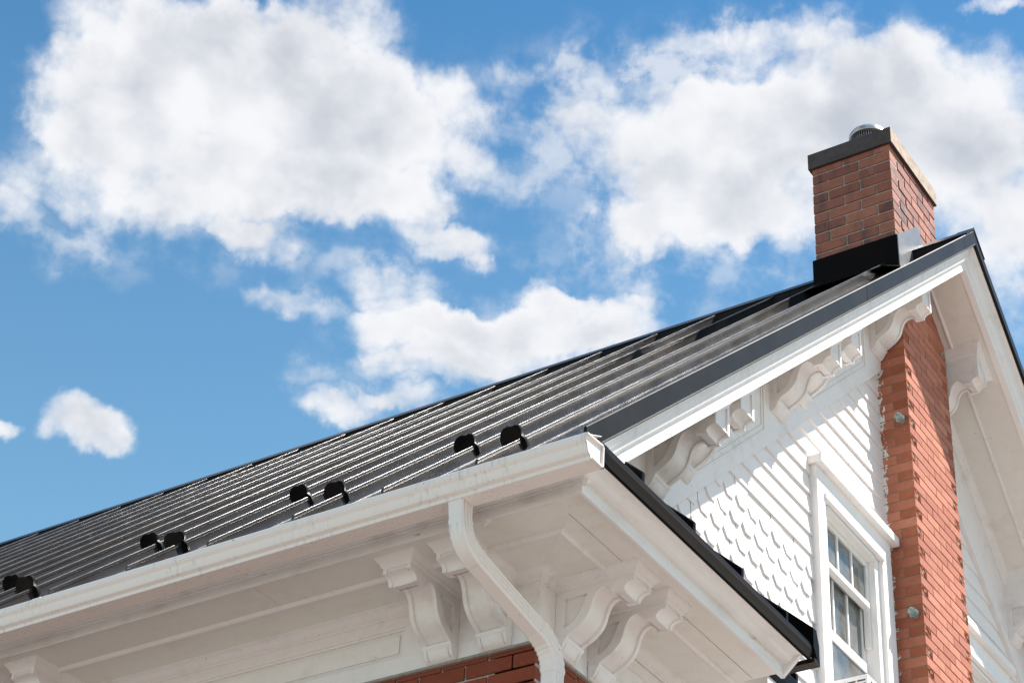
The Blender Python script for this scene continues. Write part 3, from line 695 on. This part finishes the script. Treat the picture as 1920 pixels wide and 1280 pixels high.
# ---------------------------------------------------------------- windows
def window(mir):
    M = (lambda y: YW-y) if mir else (lambda y: y)
    w = bpy.data.objects.new('window', None); COL.objects.link(w); w.parent = HOUSE; w.location = (0, 0, ZO)
    w['label'] = 'white double-hung gable window with hood, beyond the brick stack' if mir else 'white double-hung gable window with hood, left of the brick stack'
    def bx(nm, mat, *boxes):
        mb = MB()
        for (x0, x1, y0, y1, z0, z1) in boxes:
            a, b_ = sorted((M(y0), M(y1))); mb.box(x0, x1, a, b_, z0, z1)
        return mb.build(nm, mat, w)
    bx('hood', CASING, (-.02, .088, HY0, HY1, 2.250, 2.304)); 
    bx('casing', CASING, (-.02, .045, WY0, WY0+.100, .70, 2.1005))
    bx('casing', CASING, (-.02, .045, WY1-.140, WY1, .70, 2.1005))
    bx('casing', CASING, (-.02, .044, WY0+.001, WY1-.001, 2.101, 2.2495))
    bx('stop_molding', CASING, (-.02, .058, WY0+.095, WY1-.12, 2.070, 2.106))
    bx('jamb', CASING, (-.16, .020, WY0+.1005, WY0+.165, .70, 2.065)); bx('jamb', CASING, (-.16, .020, WY1-.205, WY1-.1405, .70, 2.065))
    bx('head_jamb', CASING, (-.16, .028, WY0+.1655, WY1-.2055, 2.035, 2.0655))
    y0, y1 = WY0+.168, WY1-.208
    # upper sash
    x = -.020
    s1 = bx('sash', SASH, (x-.03, x, y0, y0+.035, 1.455, 2.034), (x-.03, x, y1-.035, y1, 1.455, 2.034), (x-.03, x, y0+.0355, y1-.0355, 1.995, 2.034), (x-.03, x+.012, y0+.0355, y1-.0355, 1.705, 1.738))
    for i in (1, 2):
        yy = y0+.035+(y1-y0-.07)*i/3; mb = MB(); a, b_ = sorted((M(yy-.008), M(yy+.008))); mb.box(x-.026, x-.003, a, b_, 1.7425, 1.9945); mb.build('muntin', SASH, s1)
    ps = sorted((M(y0+.03), M(y1-.03)))
    mb = MB(); mb.box(x-.016, x-.013, ps[0], ps[1], 1.74, 2.0); mb.build('pane', GLASS, s1)
    # lower sash, pushed up a little above the air conditioner
    x = -.060
    s2 = bx('sash', SASH, (x-.03, x, y0, y0+.035, 1.285, 1.72), (x-.03, x, y1-.035, y1, 1.285, 1.72), (x-.03, x+.020, y0+.0355, y1-.0355, 1.285, 1.345))
    for i in (1, 2):
        yy = y0+.035+(y1-y0-.07)*i/3; mb = MB(); a, b_ = sorted((M(yy-.008), M(yy+.008))); mb.box(x-.026, x-.003, a, b_, 1.3455, 1.72); mb.build('muntin', SASH, s2)
    mb = MB(); mb.box(x-.016, x-.013, ps[0], ps[1], 1.34, 1.72); mb.build('pane', GLASS, s2)
    # storm pane below
    mb = MB(); mb.box(-.052, -.049, ps[0], ps[1], .72, 1.284); mb.build('pane', GLASS, w)
    # blinds and a sheet whose dark colour stands in for the unlit room
    mb = MB(); z = .74
    a, b_ = sorted((M(y0), M(y1)))
    while z < 2.03:
        mb.rings([[(-.122, yy, z), (-.114, yy, z+.018), (-.1135, yy, z+.0185), (-.1215, yy, z+.0010)] for yy in (a, b_)]); z += .022
    mb.build('blind', BLIND, w)
    mb = MB(); mb.add([(-.21, a-.1, .6), (-.21, b_+.1, .6), (-.21, b_+.1, 2.2), (-.21, a-.1, 2.2)], [(0,1,2,3)]); mb.build('backing', DARK, w)
    bx('sill', CASING, (-.10, .06, WY0-.02, WY1-.01, .66, .6995))
    return w
window(False); window(True)

# ---------------------------------------------------------------- chimney stack up the gable
SX, SY0, SY1 = .200, 3.868, 4.618
st = bpy.data.objects.new('chimney_stack', None); COL.objects.link(st); st.parent = HOUSE; st.location = (0, 0, ZO); st['label'] = 'narrow red brick chimney stack rising up the gable wall'
mb = MB(); mb.box(-.021, SX-.006, SY0+.005, SY1-.006, -ZO, 4.30); mb.build('mortar_core', MORTAR_D, st)
CH = .0678; zb = 1.30; i = 0; U = (SY1-SY0)/4; J = .0055
while zb+CH < 4.42:
    zc = zb+CH/2; hz = CH-J
    if i % 2 == 0:
        brick(.205, U-J, hz, BR_STACK, st, (SX-.1025, SY0+U/2, zc), .0006)
        for k in (1, 2): brick(.09, U-J, hz, BR_STACK, st, (SX-.045, SY0+U*(k+.5), zc), .0008)
        brick(.205, U-J, hz, BR_STACK, st, (SX-.1025, SY1-U/2, zc), .0006)
    else:
        brick(.1, U/2-J, hz, BR_ROUGH, st, (SX-.05, SY0+U/4, zc), .0006, rough=i % 8)
        brick(.1, U/2-J, hz, BR_STACK, st, (SX-.05-.1045, SY0+U/4, zc), .0008)
        for k in (0, 1, 2): brick(.09, U-J, hz, BR_STACK, st, (SX-.045, SY0+U*(k+1), zc), .0008)
        brick(.1, U/2-J, hz, BR_ROUGH, st, (SX-.05, SY1-U/4, zc), .0006, rough=i % 8)
    zb += CH; i += 1
# below the picture one plain mass of brickwork
mb = MB(); mb.box(-.02, SX, SY0, SY1, -ZO, 1.295); o = mb.build('lower_brickwork', MASONRY, st); 

# ---------------------------------------------------------------- chimney above the roof
ch = bpy.data.objects.new('chimney', None); COL.objects.link(ch); ch.parent = HOUSE; ch.location = (0, 0, ZO); ch['label'] = 'red brick chimney above the roof with dark crown'
CX0, CX1, CY0, CY1 = -.395, .205, 3.866, 4.640
mb = MB(); mb.box(CX0+.008, CX1-.008, CY0+.008, CY1-.008, 4.1, 5.492); mb.build('mortar_core', MORTAR, ch)
CC = .0893; zc = 5.490-CC/2+.03; i = 0; BL = .240
while zc > 4.40:
    j = .011; hz = CC-j if i else CC-j
    # front and back courses
    if i % 2 == 0: xs = [(CX0, CX0+BL), (CX0+BL, CX0+2*BL), (CX0+2*BL, CX1)]
    else: xs = [(CX0, CX0+.12), (CX0+.12, CX0+.12+BL), (CX0+.12+BL, CX1)]
    zz = zc
    if i == 0: hz -= .03; zz -= .015
    dpt = .225 if i % 2 == 0 else .112
    for q, (a, b_) in enumerate(xs):
        dd = dpt if q == 2 else .10
        brick(b_-a-j, dd, hz, BR_CHIM, ch, ((a+b_)/2, CY0+dd/2, zz), .0016)
    ys = [CY0+dpt+j]
    y = ys[0]
    while y < CY1-.06:
        e = min(y+.216, CY1); e = CY1 if CY1-e < .06 else e
        brick(.10, e-y-j, hz, BR_CHIM, ch, (CX1-.05, (y+e)/2, zz), .0016); y = e
    zc -= CC; i += 1
mb = MB(); mb.box(CX0-.018, CX1+.016, CY0-.018, CY1+.018, 5.487, 5.622); cp = mb.build('crown', CROWN_DARK, ch, label='concrete crown, nearly black in front')
mb = MB(); mb.box(CX1+.0165, CX1+.020, CY0-.017, CY1+.017, 5.489, 5.620); mb.build('crown_face', CONCRETE, ch)  # paler sheet laid over the crown's gable face
# round vent
def lathe(mb, cx, cy, prof, n=40):
    mb.rings([[(cx+r*math.cos(2*math.pi*k/n), cy+r*math.sin(2*math.pi*k/n), z) for k in range(n)] for r, z in prof])
VX, VY = -.105, 4.25
mb = MB(); lathe(mb, VX, VY, ((.120, 5.60), (.120, 5.865), (.118, 5.87))); v_ = mb.build('vent', STEEL, ch, 30, label='round galvanised vent cap with slotted band')
mb = MB(); lathe(mb, VX, VY, ((.108, 5.87), (.108, 5.95))); mb.build('vent_core', VENTD, ch, 30)
mb = MB()
for k in range(44):
    a = 2*math.pi*k/44; mb.rings([[(VX+r*math.cos(a+d), VY+r*math.sin(a+d), z) for r, d in ((.113, -.02), (.119, -.02), (.119, .02), (.113, .02))] for z in (5.87, 5.947)])
mb.build('vent_slats', STEEL, ch)
mb = MB(); lathe(mb, VX, VY, ((.112, 5.945), (.140, 5.943), (.143, 5.949), (.140, 5.975), (.128, 5.995), (.09, 6.01), (.03, 6.015))); mb.build('vent_cap', STEEL, ch, 30)
# flashings
def zr(y): return zl(CP, y)
mb = MB(); mb.box(CX0-.016, CX1+.006, CY0-.012, CY0-.002, 4.25, 4.662); mb.build('apron_flashing', BLACK, ch)
mb = MB(); mb.rings([[(x, CY0-.011, zr(CY0)+.01), (x, CY0-.30, zr(CY0-.30)+.085), (x, CY0-.30, zr(CY0-.30)+.082), (x, CY0-.011, zr(CY0)+.0)] for x in (CX0-.10, CX1+.02)]); mb.build('apron_flashing', BLACK, ch)
mb = MB(); plate(mb, [(CY0-.012, 4.36), (CY0-.012, 4.655), (4.235, 4.998), (4.31, 4.905), (4.31, 4.70)], (), lambda p: (CX1+.010, p[0], p[1]), lambda p: (CX1+.016, p[0], p[1])); mb.build('step_flashing', FLASH, ch)

# ---------------------------------------------------------------- things fixed to the house
def insulator(z, y, label):
    e = bpy.data.objects.new('glass_insulator', None); COL.objects.link(e); e.location = (.150, SY0, z+ZO)
    tag(e, label, 'insulator', 'glass insulators on the brick stack')
    def lat(prof, nm, mat):
        mb = MB(); n = 20; mb.rings([[(r*math.cos(2*math.pi*k/n), -d, r*math.sin(2*math.pi*k/n)) for k in range(n)] for r, d in prof])
        mb.build(nm, mat, e, 40)
    lat(((.020, -.002), (.020, .010), (.012, .012), (.010, .030)), 'peg', CAULK)
    lat(((.012, .020), (.027, .022), (.030, .030), (.028, .040), (.019, .046), (.018, .052), (.025, .058), (.024, .068), (.015, .076), (.004, .078)), 'glass_knob', AQUA)
insulator(3.166, 3.86, 'upper aqua glass insulator on the shaded side of the brick stack')
insulator(1.772, 3.86, 'lower aqua glass insulator on the brick stack beside the window')

def ac_unit():
    e = bpy.data.objects.new('air_conditioner', None); COL.objects.link(e); e.location = (0, 0, ZO+.62)
    tag(e, 'white window air conditioner jutting out at the foot of the gable window', 'air conditioner')
    mb = MB(); mb.box(-.10, .212, 2.95, 3.48, .0805, .335); mb.build('case', PLASTIC, e)
    for r in range(4):
        for c in range(3):
            mb = MB(); mb.box(.035+c*.058, .083+c*.058, 2.9482, 2.9515, .300-r*.022, .308-r*.022); mb.build('vent_slot', VENTD, e)
    mb = MB()
    for r in range(9): mb.box(.2105, .2135, 2.99, 3.44, .30-r*.022, .310-r*.022)
    mb.build('rear_grille', VENTD, e)
ac_unit()

def guard_mesh():
    """scalloped cast plate standing on a strap"""
    out = []
    lob = [(-.056, .020), (-.063, .050), (-.059, .072), (-.048, .082), (-.038, .098), (-.012, .112), (.010, .114), (.028, .108), (.045, .111), (.059, .102), (.062, .084), (.056, .066), (.063, .046), (.060, .020), (.040, .003), (-.040, .003)]
    mb = MB()
    plate(mb, lob, (), lambda p: (p[0], -.006+5*p[0]**2+.004*math.sin(p[1]*60), p[1]), lambda p: (p[0], .008+5*p[0]**2+.004*math.sin(p[1]*60), p[1]))
    return mesh_of('plate', mb.v, mb.f, 30)
GP = guard_mesh(); GP.materials.append(GUARD)
mbq = MB(); mbq.box(-.016, .016, -.03, .20, .0045, .010); mbq.rings([[(x, y, z) for y, z in ((.005, .010), (.080, .010), (.005, .070))] for x in (-.006, .006)]); GB = mesh_of('strap', mbq.v, mbq.f); GB.materials.append(GUARD)
mbq = MB(); mbq.rings([[(r*math.cos(a), -.008-d, .055+r*math.sin(a)) for a in [2*math.pi*k/12 for k in range(12)]] for r, d in ((.024, -.004), (.022, .006), (.012, .012))]); GD = mesh_of('boss', mbq.v, mbq.f, 40); GD.materials.append(GUARD)
th = math.atan(SL)
names = ['nearest the gable corner', 'second from the gable corner', 'third from the gable corner', 'fourth from the gable corner', 'fifth from the gable corner', 'sixth from the gable corner', 'second from the left edge of the picture', 'at the left edge of the picture']
for i in range(8):
    x = X0-.028-PW*i; y = (-.345 if i % 2 == 0 else -.03)
    e = bpy.data.objects.new('snow_guard', None); COL.objects.link(e)
    e.location = (x, y, zl(CP, y)+ZO); e.rotation_euler = (th, 0, 0)
    tag(e, 'black snow guard above the gutter, '+names[i], 'snow guard', 'snow guards along the eave')
    e.scale = (random.uniform(.96, 1.04), 1.0, random.uniform(1.06, 1.16))
    e.rotation_euler = (th, random.uniform(-.06, .06), random.uniform(-.12, .12))
    obj('plate', GP, GUARD, e); obj('strap', GB, GUARD, e)
